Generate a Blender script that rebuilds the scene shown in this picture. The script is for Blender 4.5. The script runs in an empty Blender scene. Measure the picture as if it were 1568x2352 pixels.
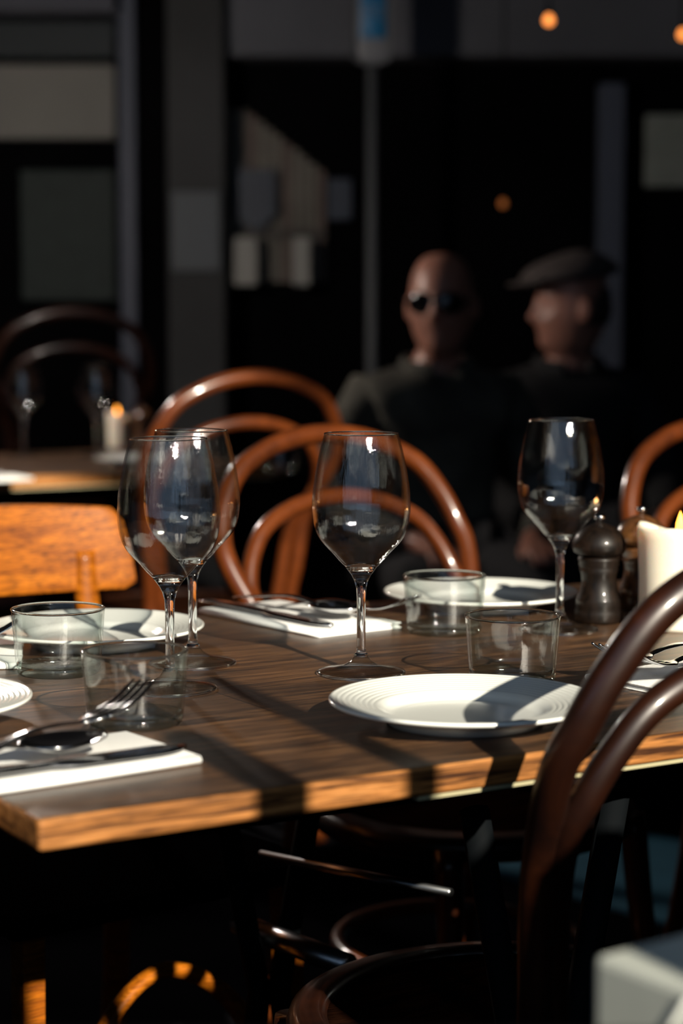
import bpy, bmesh, math, random
from mathutils import Vector, Matrix
random.seed(7)
SC = bpy.context.scene
COL = SC.collection
PI = math.pi
R = math.radians

# ------------------------------------------------------------------ camera
TZ = 0.75                       # height of the table tops
EYE = Vector((0, 0, TZ + 0.325))
FPX = 4600.0                    # focal length in pixels of the 1568x2352 frame
PITCH = math.atan(436 / FPX)
cam = bpy.data.cameras.new('camera')
cam.sensor_fit = 'VERTICAL'; cam.sensor_height = 36.0; cam.sensor_width = 24.0
cam.lens = FPX / 2352 * 36.0
cam.clip_start = 0.02; cam.clip_end = 200
cam.dof.use_dof = True; cam.dof.focus_distance = 1.80; cam.dof.aperture_fstop = 3.9
camo = bpy.data.objects.new('camera', cam); COL.objects.link(camo)
camo.location = EYE; camo.rotation_euler = (PI / 2 - PITCH, 0, 0)
SC.camera = camo

# ------------------------------------------------------------------ sky and sun
world = bpy.data.worlds.new('world'); SC.world = world; world.use_nodes = True
bg = world.node_tree.nodes['Background']
bg.inputs[0].default_value = (0.42, 0.60, 0.85, 1); bg.inputs[1].default_value = 0.5
SUN_EL, SUN_STR = 26.0, 9.0
to_sun = Vector((0.435 * math.cos(R(SUN_EL)), -0.900 * math.cos(R(SUN_EL)), math.sin(R(SUN_EL)))).normalized()
sl = bpy.data.lights.new('sun', 'SUN'); sl.energy = SUN_STR; sl.angle = R(0.53); sl.color = (1.0, 0.91, 0.75)
so = bpy.data.objects.new('sun', sl); COL.objects.link(so)
so.rotation_euler = to_sun.to_track_quat('Z', 'Y').to_euler(); so.location = (3, -6, 5)
SC.view_settings.view_transform = 'Standard'; SC.view_settings.look = 'None'
SC.view_settings.exposure = 0.0; SC.view_settings.gamma = 1.0; SC.view_settings.use_curve_mapping = False
SC.cycles.use_denoising = True
SC.cycles.transparent_max_bounces = 48
SC.cycles.max_bounces = 14; SC.cycles.transmission_bounces = 12
SC.cycles.sample_clamp_indirect = 4.0

# ------------------------------------------------------------------ measuring helpers
def ray(px, py):
    d = Vector(((px - 784) / FPX, 1, -(py - 1176) / FPX))
    c, s = math.cos(PITCH), math.sin(PITCH)
    return Vector((d.x, d.y * c + d.z * s, -d.y * s + d.z * c))
def on_z(px, py, z=TZ):
    r = ray(px, py); return EYE + r * ((z - EYE.z) / r.z)
def at_y(px, py, y):
    r = ray(px, py); return EYE + r * (y / r.y)

# ------------------------------------------------------------------ materials
def nodes(name):
    m = bpy.data.materials.new(name); m.use_nodes = True
    nt = m.node_tree; return m, nt, nt.nodes['Principled BSDF']
def plain(name, col, rough=0.5, metal=0.0, coat=0.0, noise=0.0, nscale=20, bump=0.0, spec=0.5):
    m, nt, b = nodes(name)
    b.inputs['Base Color'].default_value = (*col, 1); b.inputs['Roughness'].default_value = rough
    b.inputs['Metallic'].default_value = metal; b.inputs['Coat Weight'].default_value = coat
    b.inputs['Coat Roughness'].default_value = 0.12; b.inputs['Specular IOR Level'].default_value = spec
    tc = nt.nodes.new('ShaderNodeTexCoord'); nz = nt.nodes.new('ShaderNodeTexNoise')
    nz.inputs['Scale'].default_value = nscale; nz.inputs['Detail'].default_value = 5
    nt.links.new(tc.outputs['Object'], nz.inputs['Vector'])
    if noise:
        r = nt.nodes.new('ShaderNodeValToRGB')
        r.color_ramp.elements[0].position = .3; r.color_ramp.elements[1].position = .7
        r.color_ramp.elements[0].color = (*[c * (1 - noise) for c in col], 1)
        r.color_ramp.elements[1].color = (*[min(1, c * (1 + noise)) for c in col], 1)
        nt.links.new(nz.outputs['Fac'], r.inputs[0]); nt.links.new(r.outputs[0], b.inputs['Base Color'])
    if bump:
        bp = nt.nodes.new('ShaderNodeBump'); bp.inputs['Strength'].default_value = bump
        bp.inputs['Distance'].default_value = 0.002
        nt.links.new(nz.outputs['Fac'], bp.inputs['Height']); nt.links.new(bp.outputs[0], b.inputs['Normal'])
    return m
def wood(name, dark, mid, light, stretch=(1, 14, 14), scale=4.0, rough=0.35, coat=0.0, bump=0.15, planks=False, coatr=.15, pore=.35):
    """grain runs along object X"""
    m, nt, b = nodes(name); L = nt.links.new; N = nt.nodes.new
    tc = N('ShaderNodeTexCoord'); mp = N('ShaderNodeMapping'); mp.inputs['Scale'].default_value = stretch
    L(tc.outputs['Object'], mp.inputs[0])
    src = mp.outputs[0]
    n1 = N('ShaderNodeTexNoise'); n1.inputs['Scale'].default_value = scale; n1.inputs['Detail'].default_value = 8
    n1.inputs['Roughness'].default_value = .62; n1.inputs['Distortion'].default_value = 1.1
    L(src, n1.inputs['Vector'])
    cr = N('ShaderNodeValToRGB'); e = cr.color_ramp.elements
    e[0].position = .34; e[0].color = (*dark, 1); e[1].position = .72; e[1].color = (*light, 1)
    k = cr.color_ramp.elements.new(.52); k.color = (*mid, 1)
    L(n1.outputs['Fac'], cr.inputs[0])
    out = cr.outputs[0]
    # fine pores
    mp2 = N('ShaderNodeMapping'); mp2.inputs['Scale'].default_value = (stretch[0] * 5, stretch[1] * 9, stretch[2] * 9)
    L(tc.outputs['Object'], mp2.inputs[0])
    n2 = N('ShaderNodeTexNoise'); n2.inputs['Scale'].default_value = scale; n2.inputs['Detail'].default_value = 3
    L(mp2.outputs[0], n2.inputs['Vector'])
    r2 = N('ShaderNodeValToRGB'); r2.color_ramp.elements[0].position = .33; r2.color_ramp.elements[1].position = .52
    r2.color_ramp.elements[0].color = (pore, pore, pore, 1); r2.color_ramp.elements[1].color = (1, 1, 1, 1)
    L(n2.outputs['Fac'], r2.inputs[0])
    mx = N('ShaderNodeMixRGB'); mx.blend_type = 'MULTIPLY'; mx.inputs[0].default_value = 1
    L(out, mx.inputs[1]); L(r2.outputs[0], mx.inputs[2]); out = mx.outputs[0]
    if planks:
        br = N('ShaderNodeTexBrick'); br.inputs['Scale'].default_value = 1.0
        br.inputs['Brick Width'].default_value = .62; br.inputs['Row Height'].default_value = .115
        br.inputs['Mortar Size'].default_value = .0011; br.inputs['Mortar Smooth'].default_value = .2
        br.inputs['Color1'].default_value = (1.25, 1.2, 1.15, 1); br.inputs['Color2'].default_value = (.72, .72, .74, 1)
        br.inputs['Mortar'].default_value = (.15, .13, .12, 1)
        L(tc.outputs['Object'], br.inputs['Vector'])
        mz = N('ShaderNodeMixRGB'); mz.blend_type = 'MULTIPLY'; mz.inputs[0].default_value = 1
        L(out, mz.inputs[1]); L(br.outputs['Color'], mz.inputs[2]); out = mz.outputs[0]
    L(out, b.inputs['Base Color'])
    b.inputs['Roughness'].default_value = rough; b.inputs['Coat Weight'].default_value = coat
    b.inputs['Coat Roughness'].default_value = coatr
    if bump:
        bp = N('ShaderNodeBump'); bp.inputs['Strength'].default_value = bump; bp.inputs['Distance'].default_value = .0015
        L(n2.outputs['Fac'], bp.inputs['Height']); L(bp.outputs[0], b.inputs['Normal'])
    return m
def emit(name, col, s):
    m, nt, b = nodes(name)
    b.inputs['Base Color'].default_value = (*col, 1)
    b.inputs['Emission Color'].default_value = (*col, 1); b.inputs['Emission Strength'].default_value = s
    return m
def thin_glass(name, tint=(1, 1, 1), edge=(.75, .85, .85), rough=.02, smudge=.25, ior=1.5):
    """a thin wall: lets light straight through, reflects by Fresnel, a trace of smudge on it"""
    m, nt, b = nodes(name); N = nt.nodes.new; L = nt.links.new
    nt.nodes.remove(b); out = nt.nodes['Material Output']
    lw = N('ShaderNodeLayerWeight'); lw.inputs[0].default_value = .35
    mc = N('ShaderNodeMixRGB'); mc.inputs[1].default_value = (*tint, 1); mc.inputs[2].default_value = (*edge, 1)
    L(lw.outputs['Facing'], mc.inputs[0])
    tr = N('ShaderNodeBsdfTransparent'); L(mc.outputs[0], tr.inputs[0])
    gl = N('ShaderNodeBsdfGlossy'); gl.inputs['Roughness'].default_value = rough
    tc = N('ShaderNodeTexCoord'); mp = N('ShaderNodeMapping'); mp.inputs['Scale'].default_value = (60, 60, 5)
    nz = N('ShaderNodeTexNoise'); nz.inputs['Scale'].default_value = 3.0; nz.inputs['Detail'].default_value = 4
    L(tc.outputs['Object'], mp.inputs[0]); L(mp.outputs[0], nz.inputs['Vector'])
    bp = N('ShaderNodeBump'); bp.inputs['Strength'].default_value = smudge; bp.inputs['Distance'].default_value = .0012
    L(nz.outputs['Fac'], bp.inputs['Height']); L(bp.outputs[0], gl.inputs['Normal'])
    l2 = N('ShaderNodeLayerWeight'); l2.inputs[0].default_value = .5
    pw = N('ShaderNodeMath'); pw.operation = 'POWER'; pw.inputs[1].default_value = 5; L(l2.outputs['Facing'], pw.inputs[0])
    ma = N('ShaderNodeMath'); ma.operation = 'MULTIPLY_ADD'; ma.inputs[1].default_value = .95; ma.inputs[2].default_value = .075; L(pw.outputs[0], ma.inputs[0])
    mx = N('ShaderNodeMixShader'); L(ma.outputs[0], mx.inputs[0]); L(tr.outputs[0], mx.inputs[1]); L(gl.outputs[0], mx.inputs[2])
    L(mx.outputs[0], out.inputs[0]); return m
def solid_glass(name, col=(1, 1, 1), rough=0.0):
    m, nt, b = nodes(name)
    b.inputs['Base Color'].default_value = (*col, 1); b.inputs['Roughness'].default_value = rough
    b.inputs['Transmission Weight'].default_value = 1.0; b.inputs['IOR'].default_value = 1.5
    return m

M = {}
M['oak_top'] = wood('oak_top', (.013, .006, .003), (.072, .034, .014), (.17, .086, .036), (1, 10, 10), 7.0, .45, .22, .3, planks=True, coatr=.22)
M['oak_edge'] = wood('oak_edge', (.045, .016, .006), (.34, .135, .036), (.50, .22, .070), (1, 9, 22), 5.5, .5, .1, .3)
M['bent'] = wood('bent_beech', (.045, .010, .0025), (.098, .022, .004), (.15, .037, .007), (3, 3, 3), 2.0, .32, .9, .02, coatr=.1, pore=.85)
M['bent_shaded'] = wood('bent_beech_shaded', (.005, .0010, .0004), (.015, .0032, .0007), (.034, .0075, .0014), (3, 3, 3), 2.0, .4, .35, .02, coatr=.12, pore=.85)  # darker copy of the bentwood: shade is put into the colour
M['honey'] = wood('honey_beech', (.16, .038, .002), (.33, .090, .003), (.46, .140, .006), (2, 16, 20), 3.5, .5, .15, .1, coatr=.14)
M['seat'] = wood('seat_ply', (.006, .0025, .0015), (.014, .005, .0025), (.020, .007, .003), (1, 10, 10), 4, .7, .0, .1)
M['china'] = plain('white_china', (.80, .82, .78), .16, 0, .6)
M['linen'] = plain('white_napkin', (.82, .82, .80), .85, bump=.25, nscale=400)
M['steel'] = plain('polished_steel', (.50, .51, .53), .12, 1.0, bump=.05, nscale=60)
M['steel_rail'] = plain('brushed_steel', (.55, .57, .6), .28, 1.0)
M['dark_steel'] = plain('dark_steel', (.004, .005, .006), .6, 0, spec=.12)
M['mill'] = wood('mill_walnut', (.004, .002, .0015), (.009, .005, .003), (.018, .009, .006), (4, 4, 1), 6, .45, .22, .03, coatr=.05)
M['mill'].node_tree.nodes['Principled BSDF'].inputs['Specular IOR Level'].default_value = .25
M['mill_light'] = wood('mill_beech', (.05, .02, .008), (.10, .04, .014), (.16, .07, .02), (4, 4, 1), 6, .3, .7, .05)
M['bowl'] = thin_glass('wine_glass_wall', (.992, .995, .995), (.84, .87, .88), .02, .55)
M['foot'] = thin_glass('wine_glass_foot', (.99, .995, .995), (.80, .84, .85), .04, .25)
M['crystal'] = solid_glass('wine_glass_solid', (.97, .99, 1.0))
M['tumbler'] = thin_glass('tumbler_wall', (1.0, 1.0, 1.0), (.86, .92, .90), .02, .3)
M['tumbler_foot'] = thin_glass('tumbler_foot', (.985, .995, .99), (.70, .80, .77), .04, .3)
M['tumbler_base'] = solid_glass('tumbler_solid', (.96, .99, .975))
M['brass_strip'] = plain('pale_strip', (.36, .33, .20), .5)
M['floor'] = plain('dark_floor', (.004, .004, .005), .85, noise=.3, nscale=3, spec=.02)
M['black'] = plain('near_black', (.0035, .0035, .004), .8, spec=.2, noise=.3, nscale=2)
M['wall'] = plain('dark_wall', (.007, .007, .009), .8, noise=.4, nscale=1.5, spec=.2)
M['ceil'] = plain('ceiling_paint', (.05, .05, .055), .9)
M['wax'] = None
for k_, v_ in (('seat', .0), ('floor', .0), ('black', .0), ('wall', .0), ('dark_steel', .03), ('honey', .2), ('oak_edge', .2)): M[k_].node_tree.nodes['Principled BSDF'].inputs['Specular IOR Level'].default_value = v_

# ------------------------------------------------------------------ mesh helpers
def link(name, me, parent=None, mats=()):
    o = bpy.data.objects.new(name, me); COL.objects.link(o)
    for m in mats: me.materials.append(m)
    if parent is not None: o.parent = parent
    return o
def obj(name, bm, mat, parent=None, smooth=True, loc=None):
    me = bpy.data.meshes.new(name); bmesh.ops.recalc_face_normals(bm, faces=bm.faces)
    bm.to_mesh(me); bm.free()
    if smooth:
        for p in me.polygons: p.use_smooth = True
    o = link(name, me, parent, mat if isinstance(mat, (list, tuple)) else [mat])
    if loc is not None: o.location = loc
    return o
def tag(o, label, cat, group=None):
    o['label'] = label; o['category'] = cat
    if group: o['group'] = group
    return o
def thing(name, label, cat, loc=(0, 0, 0), rz=0, group=None, scale=(1, 1, 1)):
    o = bpy.data.objects.new(name, None); COL.objects.link(o); o.empty_display_size = .05
    o.location = loc; o.rotation_euler = (0, 0, rz); o.scale = scale
    return tag(o, label, cat, group)
def struct(name, bm, mat, smooth=False):
    o = obj(name, bm, mat, smooth=smooth); o['kind'] = 'structure'; return o
def dup(root, loc, rz, label, group=None, scale=None):
    r = root.copy(); COL.objects.link(r); r.location = loc; r.rotation_euler = (0, 0, rz); r['label'] = label
    if group: r['group'] = group
    if scale: r.scale = scale
    for ch in list(root.children):
        c = ch.copy(); COL.objects.link(c); c.parent = r; c.matrix_parent_inverse = ch.matrix_parent_inverse.copy()
        for g in list(ch.children):
            d = g.copy(); COL.objects.link(d); d.parent = c
    return r
def box(bm, lo, hi, bevel=0, seg=2, mtx=None):
    lo, hi = Vector(lo), Vector(hi)
    r = bmesh.ops.create_cube(bm, size=1.0, matrix=Matrix.Translation((lo + hi) / 2) @ Matrix.Diagonal((*(hi - lo), 1)))
    vs = r['verts']
    if bevel:
        es = list({e for v in vs for e in v.link_edges})
        q = bmesh.ops.bevel(bm, geom=es, offset=bevel, segments=seg, profile=.5, affect='EDGES')
        vs = list({v for f in q['faces'] for v in f.verts} | {v for v in vs if v.is_valid})
    if mtx is not None:
        bmesh.ops.transform(bm, matrix=mtx, verts=[v for v in vs if v.is_valid])
    return bm
def lathe(bm, prof, n=64, closed=False, cap=False):
    """prof: list of (r, z)"""
    rings = []
    for r, z in prof:
        if r < 1e-6: rings.append([bm.verts.new((0, 0, z))])
        else: rings.append([bm.verts.new((r * math.cos(2 * PI * i / n), r * math.sin(2 * PI * i / n), z)) for i in range(n)])
    prs = list(zip(rings[:-1], rings[1:]))
    if closed: prs.append((rings[-1], rings[0]))
    for a, b in prs:
        for i in range(n):
            j = (i + 1) % n
            if len(a) == 1 and len(b) == 1: continue
            if len(a) == 1: bm.faces.new((a[0], b[i], b[j]))
            elif len(b) == 1: bm.faces.new((a[i], a[j], b[0]))
            else: bm.faces.new((a[i], a[j], b[j], b[i]))
    return bm
def catmull(pts, k=8, closed=False):
    P = [Vector(p) for p in pts]; n = len(P); out = []
    rng = range(n) if closed else range(n - 1)
    for i in rng:
        p0 = P[(i - 1) % n] if closed or i > 0 else P[0] * 2 - P[1]
        p1 = P[i]; p2 = P[(i + 1) % n]
        p3 = P[(i + 2) % n] if closed or i + 2 < n else P[-1] * 2 - P[-2]
        for j in range(k):
            t = j / k
            out.append(.5 * ((2 * p1) + (p2 - p0) * t + (2 * p0 - 5 * p1 + 4 * p2 - p3) * t * t + (3 * p1 - p0 - 3 * p2 + p3) * t ** 3))
    if not closed: out.append(P[-1])
    return out
def sweep(bm, path, rad, n=14, closed=False, up=Vector((0, 0, 1)), flat=None):
    """tube along path; rad number or f(t)->(r_side, r_up); the sides follow 'up'"""
    path = [Vector(p) for p in path]; m = len(path); rings = []
    T0 = None; nrm = None
    for i, p in enumerate(path):
        if closed: t = path[(i + 1) % m] - path[i - 1]
        else: t = path[min(i + 1, m - 1)] - path[max(i - 1, 0)]
        t.normalize()
        if nrm is None:
            nrm = (up - t * up.dot(t))
            if nrm.length < 1e-3: nrm = Vector((1, 0, 0)) - t * t.x
            nrm.normalize()
        else:
            nrm = nrm - t * nrm.dot(t); nrm.normalize()
        if flat is not None:
            nn = flat - t * flat.dot(t)
            if nn.length > 1e-3: nrm = nn.normalized()
        bi = t.cross(nrm)
        r = rad(i / (m - 1)) if callable(rad) else rad
        rs, ru = r if isinstance(r, tuple) else (r, r)
        rings.append([bm.verts.new(p + bi * rs * math.cos(2 * PI * k / n) + nrm * ru * math.sin(2 * PI * k / n)) for k in range(n)])
    prs = list(zip(rings[:-1], rings[1:]))
    if closed: prs.append((rings[-1], rings[0]))
    for a, b in prs:
        for k in range(n):
            j = (k + 1) % n; bm.faces.new((a[k], a[j], b[j], b[k]))
    if not closed:
        bm.faces.new(rings[0]); bm.faces.new(list(reversed(rings[-1])))
    return bm
def prism(bm, poly, y0, y1):
    """poly in XZ extruded along Y"""
    a = [bm.verts.new((x, y0, z)) for x, z in poly]; b = [bm.verts.new((x, y1, z)) for x, z in poly]
    n = len(poly); bm.faces.new(a); bm.faces.new(list(reversed(b)))
    for i in range(n):
        j = (i + 1) % n; bm.faces.new((a[i], b[i], b[j], a[j]))
    return bm
NB = bmesh.new

# table axis: U runs along the near edge to the right and away, V runs to the back
U = Vector((.857, .515, 0)).normalized(); V = Vector((-U.y, U.x, 0)); TA = math.atan2(U.y, U.x)

# ================================================================== SETTING
struct('floor', box(NB(), (-3.2, -1.5, -.1), (3.8, 8, 0)), M['floor'])
struct('ceiling', box(NB(), (-3.2, .5, 3.4), (3.8, 8, 3.5)), M['ceil'])
struct('wall_left', box(NB(), (-3.2, .5, 0), (-3.0, 7.8, 3.4)), M['wall'])
struct('wall_right', box(NB(), (3.6, .5, 0), (3.8, 7.8, 3.4)), M['wall'])
struct('wall_back', box(NB(), (-3.2, 7.1, 0), (3.8, 7.3, 3.4)), M['black'])
bm = NB()
box(bm, (-3.2, .5, 0), (-1.3, .7, 3.4)); box(bm, (1.72, .5, 0), (3.8, .7, 3.4))
box(bm, (-1.3, .5, 2.80), (1.72, .7, 3.4)); box(bm, (-1.3, .5, 0), (.15, .7, .82))
box(bm, (.15, .5, 0), (.44, .7, .78)); box(bm, (.44, .5, 0), (.60, .7, .90)); box(bm, (.60, .5, 0), (1.25, .7, 1.18)); box(bm, (1.25, .5, 0), (1.72, .7, 1.65))  # stepped sill and narrowed opening shaped to block sun, out of view
struct('wall_front', bm, M['wall'])

# pieces at the far end of the room, each a solid of its own depth
def slab(px0, py0, px1, py1, y, d, bm=None, z0=None):
    a = at_y(px0, py1, y); b = at_y(px1, py0, y)
    return box(bm or NB(), (a.x, y, a.z if z0 is None else z0), (b.x, y + d, b.z), .004, 1)
m_col = plain('grey_render', (0.045, 0.0473, 0.0495), .85, noise=.25, nscale=2)
struct('trim_1', slab(392, -60, 512, 1420, 6.88, .22, z0=0), m_col)
m_beam = plain('blue_grey_paint', (0.099, 0.104, 0.122), .8, noise=.25, nscale=1.3)
struct('trim_2', slab(520, -80, 1640, 128, 6.95, .15), m_beam)
m_post = plain('blue_grey_post', (0.072, 0.0855, 0.122), .6)
struct('trim_3', slab(1372, 190, 1436, 660, 7.0, .10, z0=0), m_post)
struct('trim_4', slab(276, -60, 308, 600, 7.05, .05, z0=0), m_post)
struct('door_1', slab(905, 150, 1366, 640, 7.06, .04, z0=0), M['black'])

# ================================================================== CHAIRS
def hoop_pts(w0, w1, zb, zt, yb, yt, low=None, k=None):
    """arched hoop: half width w0 at the seat, w1 at its widest"""
    pts = []
    if low: pts += low
    h = zt - zb
    left = [(-(w0 + (w1 - w0) * a_), yb + (yt - yb) * b_, zb + h * c_) for a_, b_, c_ in
            ((0, 0, 0), (.15, .09, .20), (.40, .20, .43), (.93, .52, .63))]
    left += [(-w1 * a_, yb + (yt - yb) * b_, zb + h * c_) for a_, b_, c_ in ((.975, .68, .72), (.90, .79, .81), (.76, .88, .895), (.55, .945, .95), (.29, .985, .987))]
    top = [(0, yt, zt)]
    pts += left + top + [(-x, y, z) for x, y, z in reversed(left)]
    if low: pts += [(-x, y, z) for x, y, z in reversed(low)]
    return pts
def bentwood(label, loc, rz, mat, seatmat, scale=(1, 1, 1), group=None, name='bentwood_chair'):
    t = thing(name, label, 'chair', loc, rz, group, scale)
    low = [(-.180, -.250, .012), (-.162, -.205, .25)]
    obj('back_hoop', sweep(NB(), catmull(hoop_pts(.152, .205, .46, .92, -.180, -.330, low), 7), .0138, 16), mat, t)
    obj('inner_hoop', sweep(NB(), catmull(hoop_pts(.122, .176, .455, .835, -.172, -.298), 7), .0118, 14), mat, t)
    ring = [(.205 * math.cos(a) * .98, .205 * math.sin(a), .450) for a in [2 * PI * i / 48 for i in range(48)]]
    bm = NB()
    lathe(bm, [(.172, .437), (.172, .462), (.180, .468), (.190, .466), (.196, .4665), (.206, .463), (.210, .452), (.206, .438), (.196, .434)], 64, closed=True)
    obj('seat', bm, M['bent_shaded'], t)  # the darker copy replaces the shade under the table
    obj('seat_panel', lathe(NB(), [(0, .452), (.10, .4535), (.165, .460), (.176, .462), (.176, .452), (0, .442)], 48), seatmat, t)
    for s in (-1, 1):
        obj('leg', sweep(NB(), catmull([(s * .150, .135, .452), (s * .158, .152, .30), (s * .178, .178, .12), (s * .192, .20, .006)], 6),
                         lambda q: .0185 - .007 * q, 14), mat, t)
    obj('leg_ring', sweep(NB(), [(.158 * math.cos(a), -.02 + .170 * math.sin(a), .27) for a in [2 * PI * i / 48 for i in range(48)]],
                          .0105, 10, closed=True), mat, t)
    return t
def facing(d): return math.atan2(-d[0], d[1])       # local +Y points along d
far_n = (-V).to_2d(); near_n = V.to_2d()

# near chair, back to the camera, in the right foreground
near_dir = Vector((-.60, .80)).normalized()
hoop_c = Vector((.339, 1.495))
seat_c = hoop_c + near_dir * .30
chair_near = bentwood('dark bentwood chair with its hooped back to the camera at the right edge',
                      (seat_c.x, seat_c.y, 0), facing(near_dir), M['bent_shaded'], M['seat'], scale=(1, 1, 1.0))
# chair behind the middle wine glass
c = Vector((.03, 2.76)) + far_n * .27
chair_mid = bentwood('red-brown bentwood chair with double hoop back directly behind the middle wine glass',
                     (c.x, c.y, 0), facing(far_n) + R(5), M['bent'], M['seat'])
c = Vector((.60, 2.98)) + far_n * .27
dup(chair_mid, (c.x, c.y, 0), facing(far_n) + .05, 'red-brown bentwood chair behind the candle at the right edge')
c = Vector((-.20, 3.93)) + near_n * .27
dup(chair_mid, (c.x, c.y, 0), facing(near_n), 'blurred bentwood chair at the far table, behind and left of the middle one', scale=(1.04, 1.04, 1.055))
c = Vector((-.85, 6.0))
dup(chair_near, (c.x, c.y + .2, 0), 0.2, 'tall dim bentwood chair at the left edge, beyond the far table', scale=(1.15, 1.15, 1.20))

# plank-backed chair on the left
def plank_chair(label, loc, rz):
    t = thing('plank_back_chair', label, 'chair', loc, rz)
    # curved backrest plank: concave to the sitter
    bm = NB(); n = 28; rows = []
    def yy(x): return -.215 + .9 * x * x - .036
    for i in range(n + 1):
        x = -.205 + .41 * i / n; e = abs(x) / .205
        top = .838 + .010 * (1 - e * e); bot = .735
        if e > .93: top -= (e - .93) * .25; bot += (e - .93) * .12
        xs = x
        rows.append((x, top, bot))
    grid = []
    for (x, top, bot) in rows:
        ring = []
        prof = [(0, 0), (.25, .0), (.5, 0), (.75, 0), (1, 0)]
        for f in (0, .12, .35, .65, .88, 1): ring.append((x + .008 * f, yy(x) + .009 * math.sin(PI * min(1, max(0, f))) * .35 + .009 - f * .018, bot + (top - bot) * f))
        for f in (1, .88, .65, .35, .12, 0): ring.append((x + .008 * f, yy(x) - .009 - f * .018, bot + (top - bot) * f))
        grid.append([bm.verts.new(p) for p in ring])
    for a, b in zip(grid[:-1], grid[1:]):
        for k in range(12): bm.faces.new((a[k], a[(k + 1) % 12], b[(k + 1) % 12], b[k]))
    bm.faces.new(grid[0]); bm.faces.new(list(reversed(grid[-1])))
    bp = obj('backrest', bm, M['honey'], t)
    md = bp.modifiers.new('bev', 'BEVEL'); md.width = .0025; md.segments = 3; md.limit_method = 'ANGLE'; md.angle_limit = R(40)
    for s in (-1, 1):
        pts = catmull([(s * .145, -.235, .785), (s * .145, -.225, .70), (s * .16, -.195, .46), (s * .165, -.20, .25), (s * .175, -.245, .006)], 6)
        obj('back_post', sweep(NB(), pts, lambda q: (.0155 + .003 * q, .0135), 12), M['honey'], t)
    obj('seat', box(NB(), (-.20, -.20, .445), (.20, .20, .468), .010, 3), M['black'], t)  # coloured black in place of the shade cast by the table
    for s in (-1, 1):
        obj('leg', sweep(NB(), [(s * .165, .165, .448), (s * .17, .172, .25), (s * .178, .182, .004)], lambda q: (.0185 - .003 * q, .0185 - .003 * q), 4, up=Vector((1, 1, 0)), flat=Vector((1, 1, 0))), M['honey'], t, smooth=False)
    obj('leg_brace', sweep(NB(), catmull([(.160, .155, .13), (.10, .175, .30), (0, .165, .37), (-.10, .175, .30), (-.160, .155, .13)], 7), lambda q: (.014, .009), 10), M['honey'], t)
    return t
c = Vector((-.408, 2.445)) + far_n * .215
plank_chair('honey wood chair with a broad curved backrest plank, behind the left plates', (c.x, c.y, 0), facing(far_n) + R(7))

# ================================================================== TABLES
def table(label, corner, L_, D_, mats, base=True, th=.022):
    t = thing('oak_table', label, 'table', (corner.x, corner.y, 0), TA)
    bm = NB(); box(bm, (0, 0, TZ - th), (L_, D_, TZ), .0035, 3)
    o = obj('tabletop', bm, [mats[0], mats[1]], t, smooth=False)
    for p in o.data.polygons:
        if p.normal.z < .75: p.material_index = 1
    obj('underside_strip', box(NB(), (.30, .004, TZ - th - .0035), (L_ - .03, D_ - .02, TZ - th - .0002)), M['brass_strip'], t, smooth=False)
    ins = .17
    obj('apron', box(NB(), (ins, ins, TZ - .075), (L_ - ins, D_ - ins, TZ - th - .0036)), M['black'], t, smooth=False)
    return t
corner = on_z(88, 1883)
t1 = table('long brown oak table in front with orange worn edge, set with glasses and plates', corner, 1.62, .77, (M['oak_top'], M['oak_edge']))
def loc_t(p, t=t1):      # world point -> table coordinates
    d = Vector(p) - t.location; c, s = math.cos(-TA), math.sin(-TA)
    return Vector((d.x * c - d.y * s, d.x * s + d.y * c, d.z))
for ux in (.52, 1.36):
    for vy in (.14, .63):
        for sgn in (-1, 1):
            obj('leg', sweep(NB(), [(ux + sgn * .075, vy, TZ - .08), (ux + sgn * .012, vy, .36), (ux - sgn * .0 + sgn * .06, vy, .004)], (.013, .013), 8), M['dark_steel'], t1)
for (a, b, r) in ((at_y(548, 2122, 2.14), at_y(800, 2218, 2.0), .0125), (at_y(600, 1962, 2.14), at_y(1035, 2050, 1.93), .0045)):
    obj('streak_bar', sweep(NB(), [loc_t(a), loc_t(b)], r, 16), M['steel_rail'], t1)  # bars added in place of the white reflected streaks
t3 = table('oak table abutting the front table, out of frame to the left', corner + V * .10 - U * 1.003, 1.0, .67, (M['oak_top'], M['oak_edge']))
for ux in (.15, .85):
    obj('leg', sweep(NB(), [(ux, .33, TZ - .074), (ux, .33, .004)], .03, 12), M['dark_steel'], t3)
far_corner = on_z(655, 1068) - U * 1.75
t2 = table('far oak table with a sunlit orange edge, blurred, behind the left chair', far_corner, 1.75, .72, (M['oak_top'], M['oak_edge']), th=.026)
for ux in (.25, 1.5):
    obj('leg', sweep(NB(), [(ux, .36, TZ - .08), (ux, .36, .004)], .03, 12), M['dark_steel'], t2)

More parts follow.
